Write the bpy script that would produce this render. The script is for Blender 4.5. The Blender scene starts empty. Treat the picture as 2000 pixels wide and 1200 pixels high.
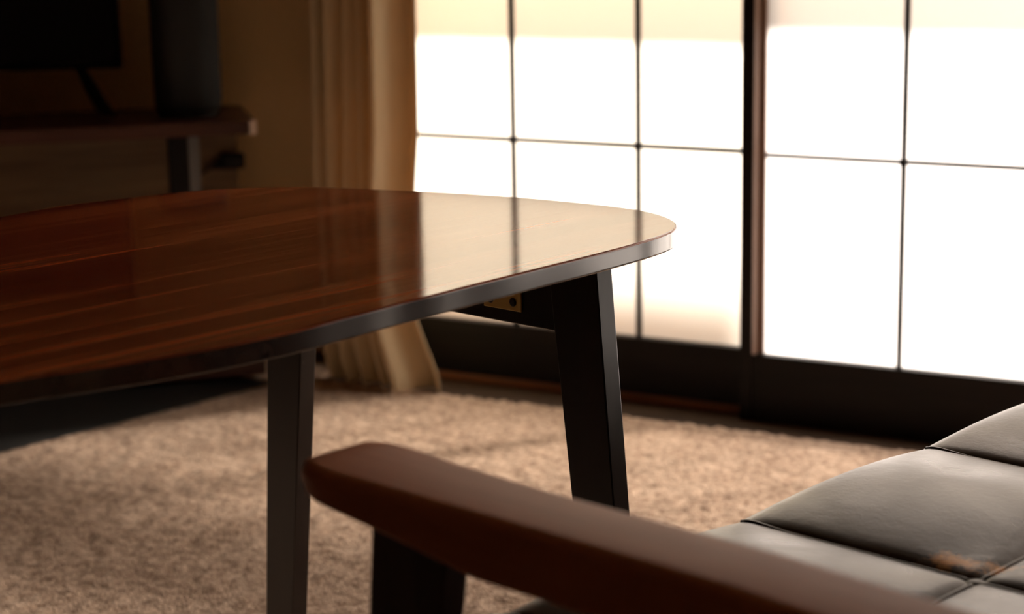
import bpy, bmesh, math, random
import numpy as np
from mathutils import Vector, Matrix
random.seed(3)
S = bpy.context.scene
COL = S.collection

# ------------------------------------------------------------------ camera, world, sun, exposure
cam_d = bpy.data.cameras.new('camera'); cam = bpy.data.objects.new('camera', cam_d); COL.objects.link(cam)
S.camera = cam
P_, R_, Y_ = math.radians(12.1), math.radians(-1.03), math.radians(119.0)
fw = Vector((math.cos(Y_)*math.cos(P_), math.sin(Y_)*math.cos(P_), -math.sin(P_)))
rt = Vector((math.sin(Y_), -math.cos(Y_), 0)); up = rt.cross(fw)
r2 = math.cos(R_)*rt + math.sin(R_)*up; u2 = -math.sin(R_)*rt + math.cos(R_)*up
M = Matrix((r2, u2, -fw)).transposed().to_4x4(); M.translation = (0, 0, 1.05)
cam.matrix_world = M
cam_d.sensor_width = 36; cam_d.lens = 68.4; cam_d.clip_start = .05
cam_d.dof.use_dof = True; cam_d.dof.focus_distance = 2.2; cam_d.dof.aperture_fstop = 4.0

w = bpy.data.worlds.new('sky'); S.world = w; w.use_nodes = True
bg = w.node_tree.nodes['Background']; bg.inputs[0].default_value = (1.0, .92, .86, 1); bg.inputs[1].default_value = 3.4
sd = bpy.data.lights.new('sun', 'SUN'); sd.energy = 25; sd.angle = math.radians(6.0); sd.color = (1, .94, .87)
sun = bpy.data.objects.new('sun', sd); COL.objects.link(sun)
SUN_EL = math.radians(31.4); SUN_H = (.62, .785)   # horizontal direction towards the sun
sun.rotation_euler = Vector((SUN_H[0]*math.cos(SUN_EL), SUN_H[1]*math.cos(SUN_EL), math.sin(SUN_EL))).to_track_quat('Z', 'Y').to_euler()
sun.location = (0, 6, 5)
S.view_settings.view_transform = 'Standard'; S.view_settings.look = 'None'
S.view_settings.exposure = 0.15; S.view_settings.gamma = 1; S.view_settings.use_curve_mapping = False
try:
    S.cycles.use_denoising = True
    S.cycles.max_bounces = 10; S.cycles.diffuse_bounces = 6; S.cycles.glossy_bounces = 6; S.cycles.transmission_bounces = 6
    S.cycles.sample_clamp_indirect = 0; S.cycles.caustics_reflective = False
except Exception: pass

# ------------------------------------------------------------------ materials
def mat(name, color, rough=.5, spec=.5, coat=0, metal=0, coat_rough=.1):
    m = bpy.data.materials.new(name); m.use_nodes = True
    b = m.node_tree.nodes['Principled BSDF']
    b.inputs['Base Color'].default_value = (*color, 1); b.inputs['Roughness'].default_value = rough
    b.inputs['Specular IOR Level'].default_value = spec; b.inputs['Metallic'].default_value = metal
    b.inputs['Coat Weight'].default_value = coat; b.inputs['Coat Roughness'].default_value = coat_rough
    return m
def N(m, t, **kw):
    n = m.node_tree.nodes.new(t)
    for k, v in kw.items():
        if k in n.inputs: n.inputs[k].default_value = v
        else: setattr(n, k, v)
    return n
def L(m, a, ao, b, bi): m.node_tree.links.new(a.outputs[ao], b.inputs[bi])
def ramp(m, stops):
    n = m.node_tree.nodes.new('ShaderNodeValToRGB'); e = n.color_ramp.elements
    while len(e) < len(stops): e.new(.5)
    for i, (p, c) in enumerate(stops): e[i].position = p; e[i].color = (*c, 1)
    return n
def bump(m, src, out, strength, dist):
    b = N(m, 'ShaderNodeBump', Strength=strength, Distance=dist)
    L(m, src, out, b, 'Height'); L(m, b, 'Normal', m.node_tree.nodes['Principled BSDF'], 'Normal')
    return b
def wood(name, dark, mid, light, rough=.35, scale=(30, 2.2, 30), coat=0, rot=0, spec=.5, fine=.15, coat_rough=.1, spread=.14):
    m = mat(name, mid, rough, spec, coat, coat_rough=coat_rough); P = m.node_tree.nodes['Principled BSDF']
    tc = N(m, 'ShaderNodeTexCoord'); mp = N(m, 'ShaderNodeMapping')
    mp.inputs['Scale'].default_value = scale; mp.inputs['Rotation'].default_value = (0, 0, rot)
    L(m, tc, 'Object', mp, 'Vector')
    n1 = N(m, 'ShaderNodeTexNoise', Scale=1.0, Detail=8.0, Roughness=.65, Distortion=.6)
    n2 = N(m, 'ShaderNodeTexNoise', Scale=.22, Detail=3.0, Roughness=.5, Distortion=1.2)
    L(m, mp, 'Vector', n1, 'Vector'); L(m, mp, 'Vector', n2, 'Vector')
    mx = N(m, 'ShaderNodeMath', operation='ADD'); ml = N(m, 'ShaderNodeMath', operation='MULTIPLY'); ml.inputs[1].default_value = .5
    L(m, n1, 'Fac', mx, 0); L(m, n2, 'Fac', mx, 1); L(m, mx, 'Value', ml, 0)
    r = ramp(m, [(.5-spread, dark), (.5, mid), (.5+spread, light)])
    L(m, ml, 'Value', r, 'Fac'); L(m, r, 'Color', P, 'Base Color')
    bump(m, n1, 'Fac', fine, .0004)
    return m
M_top = wood('varnished_rosewood', (.05, .010, .005), (.20, .046, .018), (.52, .14, .05), rough=.3, scale=(80, 2.6, 80), fine=.05, coat=.9, coat_rough=.07, rot=.06, spread=.19, spec=0)
_p = M_top.node_tree.nodes['Principled BSDF']; _p.inputs['Coat IOR'].default_value = 1.45; _p.inputs['Coat Tint'].default_value = (1, .93, .86, 1); _p.inputs['Specular Tint'].default_value = (1, .68, .50, 1)
M_edge = wood('lacquered_edge', (.022, .012, .010), (.035, .021, .017), (.05, .031, .026), rough=.24, scale=(30, 30, 30), coat=.8, coat_rough=.15)
M_leg = wood('dark_walnut', (.005, .0025, .002), (.009, .005, .004), (.014, .008, .0065), spec=.38, rough=.28, scale=(40, 40, 3))
M_door = wood('door_wood', (.005, .004, .0035), (.009, .0065, .0055), (.014, .010, .008), spec=.2, rough=.5, scale=(3, 30, 30))
M_lit_stile = wood('lit_stile_wood', (.20, .12, .09), (.30, .19, .14), (.38, .25, .20), rough=.45, scale=(40, 40, 3))  # paler than the door wood: light on the stile's inner face, as colour
M_arm = wood('arm_wood', (.38, .145, .072), (.47, .185, .095), (.56, .23, .12), spec=.1, rough=.5, scale=(3, 40, 40), fine=.03)
M_post = wood('post_wood', (.018, .007, .004), (.03, .012, .007), (.045, .02, .012), rough=.42, scale=(40, 40, 3))
M_stand = wood('stand_wood', (.035, .012, .007), (.06, .02, .011), (.09, .03, .017), rough=.4, scale=(3, 40, 40))
M_panel = wood('panel_wood', (.14, .08, .04), (.20, .12, .06), (.26, .16, .08), rough=.5, scale=(3, 40, 40))
M_floor = wood('floor_wood', (.05, .030, .018), (.075, .045, .028), (.10, .06, .038), rough=.6, spec=.25, scale=(3, 30, 30))
M_sill = wood('sill_wood', (.16, .06, .025), (.24, .09, .04), (.3, .12, .06), rough=.4, scale=(3, 40, 40))
M_black = mat('black_plastic', (.004, .004, .005), .4, spec=.25)
M_screen = mat('screen_glass', (.002, .002, .003), .08)
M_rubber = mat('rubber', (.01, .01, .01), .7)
M_grey = mat('grey_metal', (.16, .16, .165), .4, metal=.2)
M_brass = mat('brass', (.60, .44, .14), .45, metal=.3)
M_glint = mat('glint_pale', (.85, .72, .66), .4)
M_grille = mat('speaker_cloth', (.005, .005, .0055), .5, spec=.35)
_n = N(M_grille, 'ShaderNodeTexVoronoi', Scale=400.0); bump(M_grille, _n, 'Distance', .5, .001)

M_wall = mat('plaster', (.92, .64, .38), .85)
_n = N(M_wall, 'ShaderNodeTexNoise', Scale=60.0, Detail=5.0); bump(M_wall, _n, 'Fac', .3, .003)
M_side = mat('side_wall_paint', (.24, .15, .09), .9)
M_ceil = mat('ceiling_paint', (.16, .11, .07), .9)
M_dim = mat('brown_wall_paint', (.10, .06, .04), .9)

def paper(name, c):
    m = bpy.data.materials.new(name); m.use_nodes = True; nt = m.node_tree; nt.nodes.clear()
    o = nt.nodes.new('ShaderNodeOutputMaterial'); mix = nt.nodes.new('ShaderNodeMixShader'); mix.inputs[0].default_value = .42
    t = nt.nodes.new('ShaderNodeBsdfTranslucent'); d = nt.nodes.new('ShaderNodeBsdfDiffuse')
    tc = nt.nodes.new('ShaderNodeTexCoord'); n = nt.nodes.new('ShaderNodeTexNoise'); n.inputs['Scale'].default_value = 14; n.inputs['Detail'].default_value = 6
    r = nt.nodes.new('ShaderNodeValToRGB'); r.color_ramp.elements[0].color = tuple(x*.95 for x in c)+(1,); r.color_ramp.elements[1].color = (*c, 1)
    nt.links.new(tc.outputs['Object'], n.inputs['Vector']); nt.links.new(n.outputs['Fac'], r.inputs['Fac'])
    nt.links.new(r.outputs['Color'], t.inputs['Color']); d.inputs['Color'].default_value = (*c, 1)
    nt.links.new(t.outputs[0], mix.inputs[2]); nt.links.new(d.outputs[0], mix.inputs[1]); nt.links.new(mix.outputs[0], o.inputs[0])
    mix.inputs[0].default_value = .6
    tr = nt.nodes.new('ShaderNodeBsdfTransparent'); tr.inputs['Color'].default_value = (1, .90, .80, 1)   # the sheet lets a little direct light through
    m2 = nt.nodes.new('ShaderNodeMixShader'); m2.inputs[0].default_value = .13
    nt.links.new(mix.outputs[0], m2.inputs[1]); nt.links.new(tr.outputs[0], m2.inputs[2]); nt.links.new(m2.outputs[0], o.inputs[0])
    return m
M_paperL = paper('paper_cream', (.82, .77, .68))
M_paperR = paper('paper_white', (.79, .755, .735))

M_carpet = mat('carpet_pile', (.4, .28, .19), .95, spec=.1)
def _carpet():
    m = M_carpet; P = m.node_tree.nodes['Principled BSDF']
    tc = N(m, 'ShaderNodeTexCoord')
    a = N(m, 'ShaderNodeTexNoise', Scale=75.0, Detail=4.0, Roughness=.7); b = N(m, 'ShaderNodeTexNoise', Scale=9.0, Detail=3.0)
    L(m, tc, 'Object', a, 'Vector'); L(m, tc, 'Object', b, 'Vector')
    mx = N(m, 'ShaderNodeMix', data_type='FLOAT'); mx.inputs[0].default_value = .22
    L(m, a, 'Fac', mx, 2); L(m, b, 'Fac', mx, 3)
    r = ramp(m, [(.36, (.26, .165, .11)), (.5, (.50, .35, .255)), (.62, (.72, .55, .42))])
    L(m, mx, 0, r, 'Fac'); L(m, r, 'Color', P, 'Base Color')
    v = N(m, 'ShaderNodeTexVoronoi', Scale=260.0); L(m, tc, 'Object', v, 'Vector'); bump(m, v, 'Distance', .8, .003)
    P.inputs['Sheen Weight'].default_value = .15
_carpet()

M_leather = mat('spotted_leather', (.06, .05, .04), .34, spec=.25)
def _leather():
    m = M_leather; P = m.node_tree.nodes['Principled BSDF']; P.inputs['Specular Tint'].default_value = (1, .78, .63, 1)
    tc = N(m, 'ShaderNodeTexCoord')
    a = N(m, 'ShaderNodeTexNoise', Scale=7.0, Detail=6.0, Roughness=.6); L(m, tc, 'Object', a, 'Vector')
    r = ramp(m, [(.3, (.020, .012, .007)), (.55, (.036, .024, .015)), (.8, (.06, .043, .030))]); L(m, a, 'Fac', r, 'Fac')
    # two tan spots beside the cross seam
    last = r; out = 'Color'
    nz = N(m, 'ShaderNodeTexNoise', Scale=45.0, Detail=5.0, Roughness=.7); L(m, tc, 'Object', nz, 'Vector')
    for (cu, cv, ru, rv) in TAN_SPOTS:
        mp = N(m, 'ShaderNodeMapping', vector_type='POINT'); mp.inputs['Location'].default_value = (-cu/ru, -cv/rv, 0); mp.inputs['Scale'].default_value = (1/ru, 1/rv, 0)
        L(m, tc, 'Object', mp, 'Vector')
        ln = N(m, 'ShaderNodeVectorMath', operation='LENGTH'); L(m, mp, 'Vector', ln, 0)
        ad = N(m, 'ShaderNodeMath', operation='MULTIPLY_ADD'); ad.inputs[1].default_value = 2.6; L(m, nz, 'Fac', ad, 0); L(m, ln, 'Value', ad, 2)
        rr = ramp(m, [(0, (1, 1, 1)), (1, (0, 0, 0))])
        mr = N(m, 'ShaderNodeMapRange'); mr.inputs['From Min'].default_value = 1.5; mr.inputs['From Max'].default_value = 2.2
        mr.inputs['To Min'].default_value = 1; mr.inputs['To Max'].default_value = 0; L(m, ad, 'Value', mr, 'Value')
        mx = N(m, 'ShaderNodeMix', data_type='RGBA'); L(m, mr, 'Result', mx, 0); L(m, last, out, mx, 6); mx.inputs[7].default_value = (.80, .36, .08, 1)
        last = mx; out = 2
    L(m, last, out, P, 'Base Color')
    b = N(m, 'ShaderNodeTexNoise', Scale=120.0, Detail=4.0, Roughness=.6, Distortion=1.0); L(m, tc, 'Object', b, 'Vector')
    c = N(m, 'ShaderNodeTexNoise', Scale=9.0, Detail=2.0, Distortion=1.0); L(m, tc, 'Object', c, 'Vector')
    ad = N(m, 'ShaderNodeMath', operation='MULTIPLY_ADD'); ad.inputs[1].default_value = .25; L(m, b, 'Fac', ad, 0); L(m, c, 'Fac', ad, 2)
    bump(m, ad, 'Value', .22, .005)
    rg = N(m, 'ShaderNodeMapRange'); rg.inputs['To Min'].default_value = .2; rg.inputs['To Max'].default_value = .42; L(m, c, 'Fac', rg, 'Value'); L(m, rg, 'Result', P, 'Roughness')

M_curtain = mat('curtain_cloth', (.84, .72, .50), .9, spec=.1)
def _curt():
    m = M_curtain; nt = m.node_tree; P = nt.nodes['Principled BSDF']
    tc = N(m, 'ShaderNodeTexCoord'); wv = N(m, 'ShaderNodeTexNoise', Scale=300.0, Detail=2.0); L(m, tc, 'Object', wv, 'Vector')
    bump(m, wv, 'Fac', .3, .001)
    t = N(m, 'ShaderNodeBsdfTranslucent'); t.inputs['Color'].default_value = (.55, .36, .17, 1)
    mx = N(m, 'ShaderNodeMixShader'); mx.inputs[0].default_value = .2
    L(m, P, 'BSDF', mx, 1); L(m, t, 'BSDF', mx, 2); L(m, mx, 0, nt.nodes['Material Output'], 'Surface')
_curt()

# ------------------------------------------------------------------ mesh helpers
def link(name, bm, m, parent=None, smooth=False, loc=None):
    me = bpy.data.meshes.new(name); bmesh.ops.recalc_face_normals(bm, faces=bm.faces); bm.to_mesh(me); bm.free()
    me.materials.append(m)
    if smooth:
        for p in me.polygons: p.use_smooth = True
    o = bpy.data.objects.new(name, me); COL.objects.link(o)
    if parent: o.parent = parent
    if loc: o.location = loc
    return o
def hexa(bm, bot, top, bev=0, seg=2):
    """closed prism between two rings of points of the same count"""
    a = [bm.verts.new(p) for p in bot]; b = [bm.verts.new(p) for p in top]; n = len(a)
    fs = [bm.faces.new(a[::-1]), bm.faces.new(b)]
    for i in range(n): fs.append(bm.faces.new((a[i], a[(i+1) % n], b[(i+1) % n], b[i])))
    if bev:
        es = list({e for f in fs for e in f.edges})
        bmesh.ops.bevel(bm, geom=es, offset=bev, segments=seg, affect='EDGES', profile=.5)
def box(bm, x0, x1, y0, y1, z0, z1, bev=0, seg=2):
    c = [(x0, y0), (x1, y0), (x1, y1), (x0, y1)]
    hexa(bm, [(*p, z0) for p in c], [(*p, z1) for p in c], bev, seg)
def bx(name, d, m, parent=None, bev=.002, seg=2):
    bm = bmesh.new(); box(bm, *d, bev=bev, seg=seg); return link(name, bm, m, parent)
def tube(bm, pts, r, n=10):
    rings = []; pts = [Vector(p) for p in pts]
    for i, p in enumerate(pts):
        t = (pts[min(i+1, len(pts)-1)] - pts[max(i-1, 0)]).normalized()
        a = t.orthogonal().normalized() if abs(t.z) > .95 else t.cross(Vector((0, 0, 1))).normalized()
        b = t.cross(a)
        rings.append([bm.verts.new(p + (a*math.cos(k*2*math.pi/n) + b*math.sin(k*2*math.pi/n))*r) for k in range(n)])
    for A, B in zip(rings, rings[1:]):
        for k in range(n): bm.faces.new((A[k], A[(k+1) % n], B[(k+1) % n], B[k]))
    bm.faces.new(rings[0][::-1]); bm.faces.new(rings[-1])
def lathe(bm, prof, n=32, c=(0, 0, 0)):
    rings = [[bm.verts.new((c[0]+r*math.cos(k*2*math.pi/n), c[1]+r*math.sin(k*2*math.pi/n), c[2]+z)) for k in range(n)] for r, z in prof]
    for A, B in zip(rings, rings[1:]):
        for k in range(n): bm.faces.new((A[k], A[(k+1) % n], B[(k+1) % n], B[k]))
    bm.faces.new(rings[0][::-1]); bm.faces.new(rings[-1])
def root(name, label, cat, loc, rz=0, group=None, kind=None):
    o = bpy.data.objects.new(name, None); COL.objects.link(o); o.empty_display_size = .1
    o.location = loc; o.rotation_euler = (0, 0, rz)
    if kind: o['kind'] = kind
    if label: o['label'] = label; o['category'] = cat
    if group: o['group'] = group
    return o
def struct(o, label=None, cat=None):
    o['kind'] = 'structure'
    if label: o['label'] = label
    if cat: o['category'] = cat
    return o

# ------------------------------------------------------------------ room shell
XL, XR, YB, YF, ZC = -3.75, 2.45, -2.2, 3.70, 2.4
struct(bx('floor', (XL-.1, XR+.1, YB-.1, YF+.1, -.16, -.012), M_floor, bev=0), 'wooden floor under the beige carpet', 'floor')
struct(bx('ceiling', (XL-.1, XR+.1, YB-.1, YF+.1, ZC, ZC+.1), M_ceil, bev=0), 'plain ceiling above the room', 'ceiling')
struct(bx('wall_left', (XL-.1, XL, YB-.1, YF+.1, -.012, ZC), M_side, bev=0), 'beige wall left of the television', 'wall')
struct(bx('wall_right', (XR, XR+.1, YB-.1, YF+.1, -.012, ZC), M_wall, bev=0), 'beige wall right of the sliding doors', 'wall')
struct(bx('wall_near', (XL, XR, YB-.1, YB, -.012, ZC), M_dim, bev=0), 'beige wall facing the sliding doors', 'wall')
DX0, DX1, DZ = -2.345, 2.25, 1.82
bm = bmesh.new(); box(bm, XL, DX0-.045, YF, YF+.1, -.012, ZC); box(bm, DX1+.045, XR, YF, YF+.1, -.012, ZC); box(bm, DX0-.045, DX1+.045, YF, YF+.1, DZ+.05, ZC)
struct(link('wall_far', bm, M_wall), 'brown-lit beige wall behind the tv stand and curtain', 'wall')
struct(bx('trim_1', (DX0-.045, DX1+.045, 3.5965, YF+.1, -.010, .006), M_sill), 'low reddish wooden threshold under the sliding doors', 'threshold')
struct(bx('trim_2', (DX0-.045, DX1+.045, 3.552, YF+.1, DZ, DZ+.05), M_door), 'dark head rail above the sliding doors', 'rail')
struct(bx('trim_3', (DX0-.11, DX0, 3.60, YF+.1, .006, DZ), M_door), 'dark wooden door jamb beside the curtain', 'jamb')
struct(bx('trim_4', (DX1, DX1+.045, 3.552, YF+.1, .006, DZ), M_door), 'dark wooden door jamb at the right end', 'jamb')
# outside: terrace, eave, and unseen cloths and board added to shade the panes
struct(bx('ground', (-8, 7, YF+.1, 12, -.5, -.3), mat('terrace', (.45, .42, .38), .8), bev=0), 'pale terrace outside the sliding doors', 'terrace')
struct(bx('eave', (-6.0, 6.0, YF+.1, YF+.5, 2.15, 2.27), M_door), 'roof eave above the doors outside', 'eave')
KY = math.tan(SUN_EL)/SUN_H[1]; KX = SUN_H[0]/SUN_H[1]      # rise and sideways shift of a sun ray per metre outwards
def outside(name, xa, xb, za, zb, pane_y, dist, thick, label, cat, m):
    """a board outside whose shadow on the panes spans xa..xb, za..zb"""
    y = pane_y+dist
    return struct(bx(name, (xa+KX*dist, xb+KX*dist, y, y+thick, za+KY*dist, zb+KY*dist), m), label, cat)
M_board = mat('blocker_paint', (.5, .42, .35), .8)
M_shade = bpy.data.materials.new('shade_sheet_cloth'); M_shade.use_nodes = True
_nt = M_shade.node_tree; _t = _nt.nodes.new('ShaderNodeBsdfTranslucent'); _t.inputs['Color'].default_value = (.78, .74, .66, 1)
_m = _nt.nodes.new('ShaderNodeMixShader'); _m.inputs[0].default_value = .75; _nt.nodes['Principled BSDF'].inputs['Base Color'].default_value = (.6, .54, .45, 1)
_nt.links.new(_nt.nodes['Principled BSDF'].outputs[0], _m.inputs[1]); _nt.links.new(_t.outputs[0], _m.inputs[2]); _nt.links.new(_m.outputs[0], _nt.nodes['Material Output'].inputs[0])
def shade_sheet(name, xa, xb, za, zb, pane_y, dist, thick, label, cat):  # unseen cloth, added to cast the shade band on the panes
    y = pane_y+dist; bm = bmesh.new()
    x0, x1, z0, z1 = xa+KX*dist, xb+KX*dist, za+KY*dist, zb+KY*dist; n = 80
    v = [[bm.verts.new((x0+(x1-x0)*i/n, y+.001*math.sin(i*1.3), z)) for i in range(n+1)] for z in (z0, (z0+z1)/2, z1)]
    for a, b in zip(v, v[1:]):
        for i in range(n): bm.faces.new((a[i], a[i+1], b[i+1], b[i]))
    return struct(link(name, bm, M_shade, smooth=True), label, cat)
shade_sheet('added_shade', -4.5, -1.455, .737, 1.19, 3.621, .16, .012, 'unseen cloth added outside to shade the left sliding door', 'cloth')
shade_sheet('added_shade', -1.455, 3.0, .770, 1.19, 3.586, .195, .012, 'unseen cloth added outside to shade the right sliding doors', 'cloth')
outside('sun_blocker', -5.0, -1.43, -1.25, .235, 3.621, .9, .10, 'unseen board added outside to shade the lower left panes', 'sun_blocker', M_board)  # unseen, added and sized to darken the lower left panes

# ------------------------------------------------------------------ sliding doors
def sliding_door(name, y, stile_l, bars, stile_r, label, mpaper, hthick):
    """y: room-side plane of the lattice; stile_*: (x0, x1); bars: x of vertical muntins"""
    d = root(name, label, 'door', ((stile_l[0]+stile_r[1])/2, y, 0), kind='structure')
    ox = d.location.x
    dep = .030; yf = -.004; z0 = .008 if y > 3.58 else -.0115     # the front doors hang over the edge of the threshold
    X = lambda a: a-ox
    zb, pitch, top = .133, .397, DZ-.004
    ws = stile_l[1]-stile_l[0]; xa = X(stile_l[0]); xb = X(stile_l[1])
    bm = bmesh.new(); pf = [(xa, dep), (xa, yf), (xa+ws*.68, yf), (xa+ws*.68, dep)]
    hexa(bm, [(*p, z0) for p in pf], [(*p, top) for p in pf], .001, 1); link('stile', bm, M_door, d)
    bm = bmesh.new(); pf = [(xa+ws*.68, dep-.001), (xa+ws*.68, yf+.001), (xb, .018), (xb, dep-.001)]
    hexa(bm, [(*p, zb-.006) for p in pf], [(*p, top-.06) for p in pf]); link('stile_lit_face', bm, M_lit_stile, d)
    bx('lit_strip', (X(stile_l[1])-.001, X(stile_l[1])+.007, .010, .020, zb-.006, top-.06), M_lit_stile, d, bev=.001, seg=1)
    bx('stile', (X(stile_r[0]), X(stile_r[1]), yf, dep, z0, top), M_door, d)
    bx('bottom_rail', (xa+ws*.68, X(stile_r[0]), yf+.002, dep-.001, z0, zb-.006), M_door, d)
    bx('top_rail', (X(stile_l[1]), X(stile_r[0]), yf+.002, dep-.001, top-.06, top), M_door, d)
    zs = [zb+pitch*k for k in (1, 2, 3)]
    for x in bars: bx('muntin', (X(x)-.0045, X(x)+.0045, .006, .020, zb-.007, top-.058), M_door, d, bev=.0008, seg=1)
    for z in zs: bx('muntin', (X(stile_l[1])-.002, X(stile_r[0])+.002, .013, .0195, z-hthick/2, z+hthick/2), M_door, d, bev=.0006, seg=1)
    for x in bars:
        for z in zs: bx('joint', (X(x)-.0065, X(x)+.0065, .004, .0195, z-.0065, z+.0065), M_door, d, bev=.0015, seg=1)
    xs = [stile_l[1]] + list(bars) + [stile_r[0]]; zz = [zb-.01] + zs + [top-.055]
    for a, b in zip(xs, xs[1:]):
        for c, e in zip(zz, zz[1:]):
            bm = bmesh.new(); v = [bm.verts.new(p) for p in ((X(a), .021, c), (X(b), .021, c), (X(b), .021, e), (X(a), .021, e))]
            bm.faces.new(v); link('pane', bm, mpaper, d)
    return d
sliding_door('door_1', 3.60, (-2.345, -2.300), (-1.992, -1.6985), (-1.445, -1.40), 'back-track dark-framed paper lattice sliding door beside the beige curtain', M_paperL, .011)
sliding_door('door_2', 3.565, (-1.451, -1.412), (-1.125, -.843), (-.560, -.515), 'front-track dark-framed paper lattice sliding door at the right, behind the sofa', M_paperR, .009)
sliding_door('door_3', 3.60, (-.535, -.490), (-.195, .100), (.395, .44), 'paper lattice sliding door, third from the curtain', M_paperR, .0045)
sliding_door('door_4', 3.565, (.395, .44), (.735, 1.03), (1.28, 1.325), 'paper lattice sliding door, fourth from the curtain', M_paperR, .0045)
sliding_door('door_5', 3.60, (1.31, 1.355), (1.65, 1.945), (2.20, 2.245), 'paper lattice sliding door, fifth from the curtain', M_paperR, .0045)

# ------------------------------------------------------------------ carpet
def carpet():
    fx = np.arange(-3.3, .31, .0085); fy = np.arange(.72, 3.565, .0085)
    xs = np.r_[XL+.002, fx, np.linspace(.6, XR-.002, 6)]; ys = np.r_[fy]
    ys = np.r_[ys[ys <= 3.56], 3.572]
    nx, ny = len(xs), len(ys); rng = np.random.default_rng(1)
    Xg, Yg = np.meshgrid(xs, ys); Z = rng.normal(0, 1, Xg.shape)
    Zs = (Z + np.roll(Z, 1, 0) + np.roll(Z, 1, 1) + np.roll(Z, -1, 0))/2
    Z = np.clip(Zs*.0016, -.004, .0028) - .002
    Xg = Xg + rng.uniform(-.002, .002, Xg.shape)*0.9; Yg2 = Yg + rng.uniform(-.002, .002, Yg.shape)*.9
    Yg2[-1] = 3.572; Yg2[0] = .70
    co = np.stack([Xg, Yg2, Z], -1).reshape(-1, 3)
    i = np.arange(nx*ny).reshape(ny, nx)
    q = np.stack([i[:-1, :-1], i[:-1, 1:], i[1:, 1:], i[1:, :-1]], -1).reshape(-1, 4)
    cx = co[q[:, 0], 0]; cy = co[q[:, 0], 1]
    q = q[~((cx > -2.42) & (cy > 3.452 + rng.uniform(-.004, .004, len(cy))))]      # cut short so dark boards stand in for the door rail's shadow
    me = bpy.data.meshes.new('carpet'); me.vertices.add(len(co)); me.vertices.foreach_set('co', co.ravel())
    me.loops.add(q.size); me.loops.foreach_set('vertex_index', q.ravel().astype(np.int32))
    me.polygons.add(len(q)); me.polygons.foreach_set('loop_start', np.arange(0, q.size, 4, dtype=np.int32))
    me.update(calc_edges=True); me.materials.append(M_carpet)
    me.polygons.foreach_set('use_smooth', np.ones(len(q), dtype=bool))
    o = bpy.data.objects.new('carpet', me); COL.objects.link(o)
    _b = bmesh.new(); _b.from_mesh(me); bmesh.ops.delete(_b, geom=[v for v in _b.verts if not v.link_faces], context='VERTS')
    _e = [e for e in _b.edges if len(e.link_faces) == 1]
    _r = bmesh.ops.extrude_edge_only(_b, edges=_e)
    for v in _r['geom']:
        if isinstance(v, bmesh.types.BMVert): v.co.z = -.011
    _b.to_mesh(me); _b.free()
    o['label'] = 'beige mottled carpet under the table and sofa'; o['category'] = 'carpet'; o['kind'] = 'stuff'
carpet()

# ------------------------------------------------------------------ table
TC = (-1.33625, 1.5499); TROT = -.25; TH = .67
COEF = [0.50305, -0.01238, 0.00676, -0.12417, 0.00962, -0.00454, 0.00114, -0.00521, -0.01489, 0.01371, -0.00934, 0.00877, 0.00507, -0.0017, 0.00471, -0.00372, -0.00102, -0.00353, -0.00069, -0.00016, -0.00065, 0.0016, -0.00145, 0.00159, 0.00104, -0.00062, 0.00052, -0.00014, -7e-05, -0.00066, 0.0, 1e-05, -0.00055, 0.00014, 0.00016, 4e-05, -0.00019, 0.00037, 0.00023, -0.00021, 0.00016, 4e-05, -0.00014, -9e-05, 8e-05, -8e-05, -0.00021, 0.00019, 1e-05, 4e-05, 0.00019, -1e-05, 0.00019, -0.00012, 0.00014, -9e-05, -7e-05, 7e-05, -7e-05, 5e-05, 3e-05, -0.0, 1e-05, 2e-05, 1e-05, -4e-05, 2e-05, -4e-05, -6e-05]
def rad(t):
    r = COEF[0]
    for k in range(1, (len(COEF)-1)//2+1): r += COEF[2*k-1]*math.cos(k*t) + COEF[2*k]*math.sin(k*t)
    return r
table = root('dining_table', 'glossy reddish-brown wooden table with rounded corners and dark plank legs', 'table', (*TC, 0), TROT)
def tabletop():
    bm = bmesh.new(); n = 220; th = .0215
    prof = [(-.0022, -th), (-.0012, -th+.0003), (-.0004, -th+.001), (0, -th+.0022), (0, -th+.0028), (0, -.003), (0, -.0022), (-.0007, -.0007), (-.0022, 0)]
    rings = []
    for off, z in prof:
        rg = []
        for i in range(n):
            t = 2*math.pi*i/n; r = rad(t)+off; rg.append(bm.verts.new((r*math.cos(t), r*math.sin(t), TH+z)))
        rings.append(rg)
    for A, B in zip(rings, rings[1:]):
        for k in range(n): bm.faces.new((A[k], A[(k+1) % n], B[(k+1) % n], B[k]))
    bm.faces.new(rings[0][::-1]); bm.faces.new(rings[-1])
    o = link('tabletop', bm, M_top, table)
    o.data.materials.append(M_edge)
    for p in o.data.polygons:
        if len(p.vertices) == 4:
            p.use_smooth = True
            if p.center.z < TH-.0018: p.material_index = 1
    return o
tabletop()
LX, LYF, LYN = .250, .385+.062, -.455   # leg positions in table axes (far pair, near pair)
LH = TH-.0215
def leg(sx, cy, sy):
    # plank leg: broad along x, thin along y; splayed outwards; taper towards the foot
    bm = bmesh.new()
    wt, wb, d = .073, .052, .027
    xt = sx*LX + (.006 if sx > 0 else .018); xb = xt + sx*.064; yt, yb = cy, cy + sy*.004
    f = lambda cx, cy_, w_, z: [(cx-w_/2, cy_-d/2, z), (cx+w_/2, cy_-d/2, z), (cx+w_/2, cy_+d/2, z), (cx-w_/2, cy_+d/2, z)]
    hexa(bm, f(xb, yb, wb, .001), f(xt, yt, wt, LH), .0015)
    return link('leg', bm, M_leg, table)
for sx in (1, -1):
    leg(sx, LYF, 1); leg(sx, LYN, -1)
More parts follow.
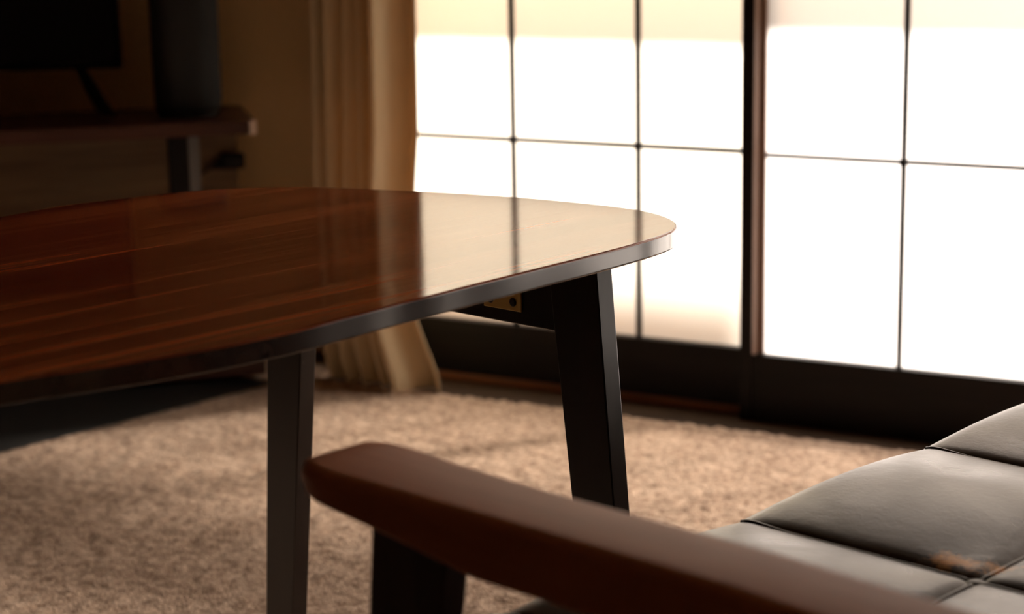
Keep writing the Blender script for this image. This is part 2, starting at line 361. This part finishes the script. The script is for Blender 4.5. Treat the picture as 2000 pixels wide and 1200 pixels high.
for y in (LYF, LYN+.06):
    bm = bmesh.new(); box(bm, -LX+.015, LX-.015, y-.009, y+.009, LH-(.092 if y > 0 else .018), LH, .0015); link('apron', bm, M_leg, table)
for s in (1, -1):
    bm = bmesh.new(); box(bm, s*(LX-.12)-.009, s*(LX-.12)+.009, LYN+.071, LYF-.011, LH-.018, LH, .0015); link('side_rail', bm, M_leg, table)
def bracket(x, y):
    bm = bmesh.new(); box(bm, x-.030, x+.030, y-.0028, y, LH-.0765, LH-.0005, .0008, 1)
    box(bm, x-.030, x+.030, y-.030, y-.0028, LH-.0035, LH-.0005, .0005, 1)
    b = link('bracket', bm, M_brass, table); b['label'] = 'small brass corner bracket'
    for dx in (-.018, .018):
        bm = bmesh.new(); lathe(bm, [(.0052, 0), (.0052, .0008), (.0036, .0020)], 14)
        for v in bm.verts: v.co = Vector((x+dx + v.co.x, y-.0028-v.co.z, LH-.066+v.co.y))
        link('screw', bm, M_rubber, b)
bracket(LX-.103, LYF-.009)

# ------------------------------------------------------------------ sofa
SROT = math.radians(-15)
SU, SV = -.86, 1.675
U = Vector((math.cos(SROT), math.sin(SROT), 0)); V = Vector((-U.y, U.x, 0))
so = U*SU + V*SV
sofa = root('sofa', 'two-seat sofa with tufted dark olive leather and curved wooden arms', 'sofa', (so.x, so.y, 0), SROT)
W0, W1 = 1.055-SV, 2.295-SV       # cushion sides
F0 = -1.172-SU                    # cushion front
SEAMV = [1.51-.345-SV, 1.51-SV, 1.855-SV, 2.20-SV]; SEAMU = -.872-SU
TAN_SPOTS = [(-.912-SU, 1.535-SV, .030, .020), (-.872-SU, 1.55-SV, .022, .018)]
_leather()
def cushion(name, u0, u1, v0, v1, zb, zt, seam_u, seam_v, R=.05, puff=.019, parent=None, m=None):
    def axis(a, b, seams):
        s = set(np.linspace(a, b, int((b-a)/.012)).round(5))
        for k in range(9):
            q = R*(1-math.cos(math.pi/2*k/8)); s.add(round(a+q, 5)); s.add(round(b-q, 5))
        for c in seams:
            for e in (-.008, -.004, -.002, 0, .002, .004, .008): s.add(round(c+e, 5))
        s = sorted(x for x in s if a <= x <= b)
        o = [s[0]]
        for x in s[1:]:
            if x-o[-1] > .0012: o.append(x)
        return o
    us, vs = axis(u0, u1, seam_u), axis(v0, v1, seam_v)
    bu = [u0]+sorted(seam_u)+[u1]; bv = [v0]+sorted(seam_v)+[v1]
    def cell(x, b):
        for a, c in zip(b, b[1:]):
            if a <= x <= c+1e-9:
                return (2*(x-a)/(c-a)-1) if (c-a) > .08 else 0
        return 0
    def H(u, v):
        d = min(u-u0, u1-u, v-v0, v1-v); d = max(0, min(R, d))
        du = max(0, min(R, u-u0, u1-u)); dv = max(0, min(R, v-v0, v1-v))
        e = math.hypot(R-du, R-dv); e = min(e, R)
        z = zt - R + math.sqrt(max(0, R*R-e*e))
        cu, cv = cell(u, bu), cell(v, bv)
        z += puff*(1-abs(cu)**3)*(1-abs(cv)**2.0)
        ed = min(1, max(.15, (u-u0-.02)/.07))
        for s in seam_v: z -= .0045*ed*math.exp(-((v-s)/.006)**2)
        for s in seam_u: z -= .0045*math.exp(-((u-s)/.006)**2)
        return z
    bm = bmesh.new(); g = [[bm.verts.new((u, v, H(u, v))) for v in vs] for u in us]
    for i in range(len(us)-1):
        for j in range(len(vs)-1): bm.faces.new((g[i][j], g[i+1][j], g[i+1][j+1], g[i][j+1]))
    loop = [g[i][0] for i in range(len(us))] + [g[-1][j] for j in range(1, len(vs))] + [g[i][-1] for i in range(len(us)-2, -1, -1)] + [g[0][j] for j in range(len(vs)-2, 0, -1)]
    prev = loop
    cu, cv = (u0+u1)/2, (v0+v1)/2
    for k, (z, ins) in enumerate([(zt-R-.02, -.001), (zb+.02, 0), (zb+.006, .004), (zb, .014)]):
        nr = []
        for q in loop:
            x = q.co.x + (ins if q.co.x < cu else -ins)*(1 if abs(q.co.x-u0) < .001 or abs(q.co.x-u1) < .001 else 0)
            y = q.co.y + (ins if q.co.y < cv else -ins)*(1 if abs(q.co.y-v0) < .001 or abs(q.co.y-v1) < .001 else 0)
            nr.append(bm.verts.new((x, y, z)))
        for a in range(len(loop)): bm.faces.new((prev[a], prev[(a+1) % len(loop)], nr[(a+1) % len(loop)], nr[a]))
        prev = nr
    bm.faces.new(prev)
    o = link(name, bm, m or M_leather, parent, smooth=True)
    pip = []
    for s in seam_v:
        bm = bmesh.new(); pts = [(u, s, H(u, s)+.0012) for u in us if u0+.03 < u < u1-.002]; tube(bm, pts, .0022, 6); pip.append(link('seam', bm, M_leather, o, smooth=True))
    for s in seam_u:
        bm = bmesh.new(); pts = [(s, v, H(s, v)+.0012) for v in vs if v0+.002 < v < v1-.002]; tube(bm, pts, .0022, 6); link('seam', bm, M_leather, o, smooth=True)
    for su in seam_u:
        for sv in seam_v:
            bm = bmesh.new(); lathe(bm, [(.004, -.004), (.011, -.002), (.012, .001), (.009, .004), (.003, .0055)], 18, (su, sv, H(su, sv)+.002)); link('button', bm, M_leather, o, smooth=True)
    return o
seat = cushion('seat_cushion', F0, F0+.62, W0, W1, .285, .424, [SEAMU], SEAMV, parent=sofa)
# back cushion: same build stood up and leaned back
back = cushion('back_cushion', -.24, .24, W0+.005, W1-.005, -.05, .05, [0.0], SEAMV, R=.045, puff=.015, parent=sofa)
back.rotation_euler = (0, math.radians(-72), 0); back.location = (F0+.70, 0, .66)
# wooden frame
AV0, AV1 = .957-SV, 1.043-SV      # near arm across
def arm(v0, v1, sgn):
    """gently dished wooden arm, rounded edges, blunt tapered tip; runs front (u0) to back (u1)"""
    u0, u1 = -1.184-SU, -1.184-SU+.72
    n = 40; bm = bmesh.new(); rings = []
    for i in range(n+1):
        t = i/n; u = u0 + (u1-u0)*t
        zt = .602 + .001*math.sin(t*math.pi) - .02*max(0, t-.6) + (-.003*(1-t/.05)**2 if t < .05 else 0)
        th = .028 + .024*min(1, max(0, (t-.02)/.28))**1.2
        if t < .02: th = .028 - .006*(1-t/.02)
        tip = max(0, 1-t/.07)
        inset = .020*tip**2.2
        a, b = v0+.004*tip**2, v1
        if sgn > 0: b_ = v1 + .020*max(0, 1-t/.35)**1.5
        else: b_ = v1
        if sgn > 0: a = v0 + .95*inset; b = b_ - .35*inset
        else: a = v0 + .35*inset; b = v1 - .5*inset
        r = .011; pr = []
        c = [(a, zt-th), (b, zt-th), (b, zt), (a, zt)]
        cs = [(a+r*.6, zt-th+r*.6, math.pi, 1.5*math.pi, r*.6), (b-r*.6, zt-th+r*.6, 1.5*math.pi, 2*math.pi, r*.6), (b-r, zt-r, 0, .5*math.pi, r), (a+r, zt-r, .5*math.pi, math.pi, r)]
        for (cx, cz, a0, a1, rr) in cs:
            for k in range(6):
                q = a0+(a1-a0)*k/5; pr.append((cx+rr*math.cos(q), cz+rr*math.sin(q)))
        rings.append([bm.verts.new((u, y, z)) for y, z in pr])
    for A, B in zip(rings, rings[1:]):
        for k in range(len(A)): bm.faces.new((A[k], A[(k+1) % len(A)], B[(k+1) % len(A)], B[k]))
    bm.faces.new(rings[0][::-1]); bm.faces.new(rings[-1])
    o = link('armrest', bm, M_arm, sofa)
    for p in o.data.polygons:
        if len(p.vertices) == 4: p.use_smooth = True
    return o
for (v0, v1, s) in ((AV0, AV1, 1), (2.307-SV, 2.378-SV, -1)):
    arm(v0, v1, s)
    vc = (v0+v1)/2
    fr = lambda ua, ub, z, w_=.028: [(ua, vc-w_/2, z), (ub, vc-w_/2, z), (ub, vc+w_/2, z), (ua, vc+w_/2, z)]
    bm = bmesh.new(); hexa(bm, fr(-1.160-SU, -1.110-SU, .001), fr(-1.111-SU, -1.025-SU, .575), .002); p = link('front_post', bm, M_post, sofa)
    bm = bmesh.new(); hexa(bm, fr(-.555-SU, -.505-SU, .001), fr(-.585-SU, -.515-SU, .57), .002); link('rear_post', bm, M_post, sofa)
    bm = bmesh.new(); box(bm, -1.06-SU, -.55-SU, vc-.0115, vc+.0115, .215, .283, .002); link('side_rail', bm, M_post, sofa)
bm = bmesh.new(); box(bm, F0+.05, F0+.073, AV1-.025, 2.32-SV, .215, .283, .002); link('front_rail', bm, M_post, sofa)
bm = bmesh.new(); box(bm, F0+.56, F0+.583, AV1-.025, 2.32-SV, .215, .283, .002); link('rear_rail', bm, M_post, sofa)
for k in range(6):
    u = F0+.10+.085*k; bx('seat_slat', (u, u+.05, AV1-.022, 2.318-SV, .272, .284), M_post, sofa, .001)
bm = bmesh.new()
hexa(bm, [(F0+.665, W0, .24), (F0+.69, W0, .24), (F0+.69, W1, .24), (F0+.665, W1, .24)], [(F0+.82, W0, .84), (F0+.845, W0, .84), (F0+.845, W1, .84), (F0+.82, W1, .84)], .003)
link('back_panel', bm, M_post, sofa)

# ------------------------------------------------------------------ tv stand
ST = math.radians(42)
stand = root('tv_stand', 'low reddish-brown wooden tv stand with one black upright, left of the curtain', 'tv stand', (-2.493, 3.376, .004), ST)
# local axes: origin at front right corner; x to the right along the front, y to the back
SL, SD, SZ = 1.36, .335, .573
def slab(z0, z1, x0, x1, y0, y1, name, m):
    bm = bmesh.new(); pts = []
    r = .03
    for (cx, cy, a0) in ((x1-r, y1-r, 0), (x0+r, y1-r, 90), (x0+.004, y0+.004, 180), (x1-.004, y0+.004, 270)):
        rr = r if cy > y0+.01 else .004
        for k in range(7):
            a = math.radians(a0+15*k); pts.append((cx+rr*math.cos(a), cy+rr*math.sin(a)))
    hexa(bm, [(*p, z0) for p in pts], [(*p, z1) for p in pts], .0015, 1)
    return link(name, bm, m, stand)
slab(SZ-.029, SZ, -SL, 0, 0, SD, 'top_board', M_stand)
slab(.012, .048, -SL, 0, 0, SD, 'bottom_board', M_stand)
bx('back_panel', (-SL+.02, -.012, SD-.014, SD-.004, .048, SZ-.029), M_panel, stand)
for x in (-.118, -SL+.18):
    bm = bmesh.new(); box(bm, x-.066, x, .03, .10, .048, SZ-.029, .003); pst = link('upright', bm, M_black, stand); pst['label'] = 'black upright with grey metal strip'
    bx('side_strip', (x-.024, x-.001, .0275, .032, .049, SZ-.030), M_grey, pst, 0)
for x in (-.08, -SL+.08):
    for y in (.06, SD-.05):
        bm = bmesh.new(); lathe(bm, [(.018, .001), (.02, .006), (.02, .012)], 18, (x, y, 0)); link('foot', bm, M_rubber, stand)

e = bx('corner_glint', (-.012, .003, -.003, .014, SZ-.030, SZ+.001), M_glint, stand, .002); e['label'] = 'pale block standing in for the corner glint'  # pale block put in for the bright glint on the board's corner
def stand_shadow():  # black sheet cut to the shape of the shadow by the stand
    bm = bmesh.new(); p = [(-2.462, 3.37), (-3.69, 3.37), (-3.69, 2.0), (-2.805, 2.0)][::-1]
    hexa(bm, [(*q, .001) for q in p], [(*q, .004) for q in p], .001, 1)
    o = link('floor_shadow', bm, M_rubber); o['label'] = 'thin black sheet standing in for the shadow by the tv stand'; o['category'] = 'shadow'
stand_shadow()
# television on the stand
TV = math.radians(31)
tvp = root('television', 'black flat screen television on splayed legs on the tv stand', 'television', (-3.02, 3.345, SZ+.004), TV)
TW, THh = .90, .52
TB = .095
xr = 0.1505
bx('housing', (xr-TW, xr, 0, .035, TB, TB+THh), M_black, tvp, .004)
bx('screen', (xr-TW+.008, xr-.008, -.0015, .001, TB+.016, TB+THh-.008), M_screen, tvp, .0005)
def tvleg(x, s):
    bm = bmesh.new()
    a = [(x-.012, .012), (x+.012, .012), (x+.012, .026), (x-.012, .026)]
    for dy, c in ((-.12, s*.085), (-.02, s*.055)):
        bot = [(x+c-.013, .019+dy-.012), (x+c+.013, .019+dy-.012), (x+c+.013, .019+dy+.012), (x+c-.013, .019+dy+.012)]
        hexa(bm, [(*p, .001) for p in bot], [(*p, TB+.01) for p in a], .002, 1)
    link('leg', bm, M_black, tvp)
tvleg(xr-.10, 1); tvleg(xr-TW+.10, -1)

# speaker
def speaker():
    s = root('speaker', 'black rounded tower speaker at the right end of the tv stand', 'speaker', (-2.6985, 3.4130, SZ+.004), math.radians(38))
    def rr(w_, d_, r, z, bm):
        p = []
        for (cx, cy, a0) in ((w_/2-r, d_/2-r, 0), (-w_/2+r, d_/2-r, 90), (-w_/2+r, -d_/2+r, 180), (w_/2-r, -d_/2+r, 270)):
            for k in range(9):
                a = math.radians(a0+90*k/8); p.append(bm.verts.new((cx+r*math.cos(a), cy+r*math.sin(a), z)))
        return p
    bm = bmesh.new(); rings = [rr(w_, w_, .045, z, bm) for w_, z in ((.136, .012), (.142, .016), (.146, .03), (.150, .38), (.144, .392), (.12, .40))]
    for A, B in zip(rings, rings[1:]):
        for k in range(len(A)): bm.faces.new((A[k], A[(k+1) % len(A)], B[(k+1) % len(A)], B[k]))
    bm.faces.new(rings[0][::-1]); bm.faces.new(rings[-1]); link('body', bm, M_grille, s, smooth=False)
    for p in s.children[0].data.polygons:
        if len(p.vertices) == 4: p.use_smooth = True
    bm = bmesh.new(); rings = [rr(w_, w_, .045, z, bm) for w_, z in ((.125, .0005), (.128, .004), (.128, .012))]
    for A, B in zip(rings, rings[1:]):
        for k in range(len(A)): bm.faces.new((A[k], A[(k+1) % len(A)], B[(k+1) % len(A)], B[k]))
    bm.faces.new(rings[0][::-1]); bm.faces.new(rings[-1]); link('base', bm, M_rubber, s)
    bm = bmesh.new(); lathe(bm, [(.05, .4), (.05, .402), (.046, .403)], 32); link('control_ring', bm, M_black, s)
speaker()

# power adapter in the back of the stand, with its cable
pa = root('power_adapter', 'black power plug with a cable under the right end of the tv stand', 'plug', (-2.7264, 3.5964, .452), ST)
bm = bmesh.new(); box(bm, -.028, .028, -.030, 0, -.019, .019, .008, 3); link('housing', bm, M_black, pa, smooth=False)
bm = bmesh.new(); box(bm, -.044, -.026, -.022, -.008, -.018, -.004, .004, 2); link('strain_relief', bm, M_rubber, pa)
bm = bmesh.new(); tube(bm, [(-.04, -.015, -.011), (-.06, -.016, -.018), (-.08, -.02, -.032), (-.095, -.025, -.05), (-.105, -.03, -.08), (-.11, -.03, -.14), (-.112, -.03, -.3), (-.115, -.032, -.315)], .0035, 8); link('cable', bm, M_rubber, pa, smooth=True)

# ------------------------------------------------------------------ curtain
def curtain():
    bm = bmesh.new(); nz = 60; nt = 220; y0 = 3.475
    # plan profile of pleats (t 0..1 left to right): offset towards the room
    L_ = [(1.80, -2.395), (.83, -2.400), (.6, -2.405), (.43, -2.407), (.05, -2.392), (0.0, -2.375)]
    R_t = [(1.80, -2.128), (.83, -2.130), (.56, -2.131), (.43, -2.143), (.155, -2.147), (.036, -2.095), (0.0, -2.092)]
    def ip(tab, z):
        tab = sorted(tab); zs = [a for a, b in tab]; xs = [b for a, b in tab]; return float(np.interp(z, zs, xs))
    g = []
    for i in range(nz+1):
        z = .004 + (1.795-.004)*(i/nz)**1.4
        xl, xr_ = ip(L_, z), ip(R_t, z)
        row = []
        for j in range(nt+1):
            t = j/nt
            # four narrow pleats on the left, one broad fold on the right
            if t < .60:
                ph = t/.60*4; off = .026*math.sin(2*math.pi*ph-1.2+.25*math.sin(z*3)); sk = .010*math.sin(4*math.pi*ph)
                off += .006*math.sin(9*ph+2*z)
                x = t + .012*math.cos(2*math.pi*ph)
            else:
                q = (t-.60)/.40
                off = float(np.interp(q, (0, .05, .12, .20, .28, .38, .48, .56, .64, .74, .84, .93, 1), (-.022, .015, .045, .058, .056, .040, .018, -.002, -.014, -.012, .006, .022, .026)));  sk = 0
                x = t
            # the cloth leans: door side swings back to the doors
            row.append(bm.verts.new((xl + (xr_-xl)*x, y0 - off - .012*(1-z/1.8) + .06*max(0, x-.75) , z + (.0 if i else .002*math.sin(12*t)))))
        g.append(row)
    for i in range(nz):
        for j in range(nt): bm.faces.new((g[i][j], g[i][j+1], g[i+1][j+1], g[i+1][j]))
    r = root('curtain', 'pleated beige curtain bunched beside the paper doors', 'curtain', (0, 0, 0))
    cl = link('cloth', bm, M_curtain, r, smooth=True)
    md = cl.modifiers.new('thickness', 'SOLIDIFY'); md.thickness = .0015
    bm = bmesh.new(); tube(bm, [(-2.55, 3.47, 1.83), (2.35, 3.47, 1.83)], .011, 14); link('rod', bm, M_leg, r, smooth=True)
    for x in (-2.5, 2.3):
        bm = bmesh.new(); box(bm, x-.012, x+.012, 3.47, 3.70, 1.822, 1.838, .002); link('rod_bracket', bm, M_leg, r)
curtain()
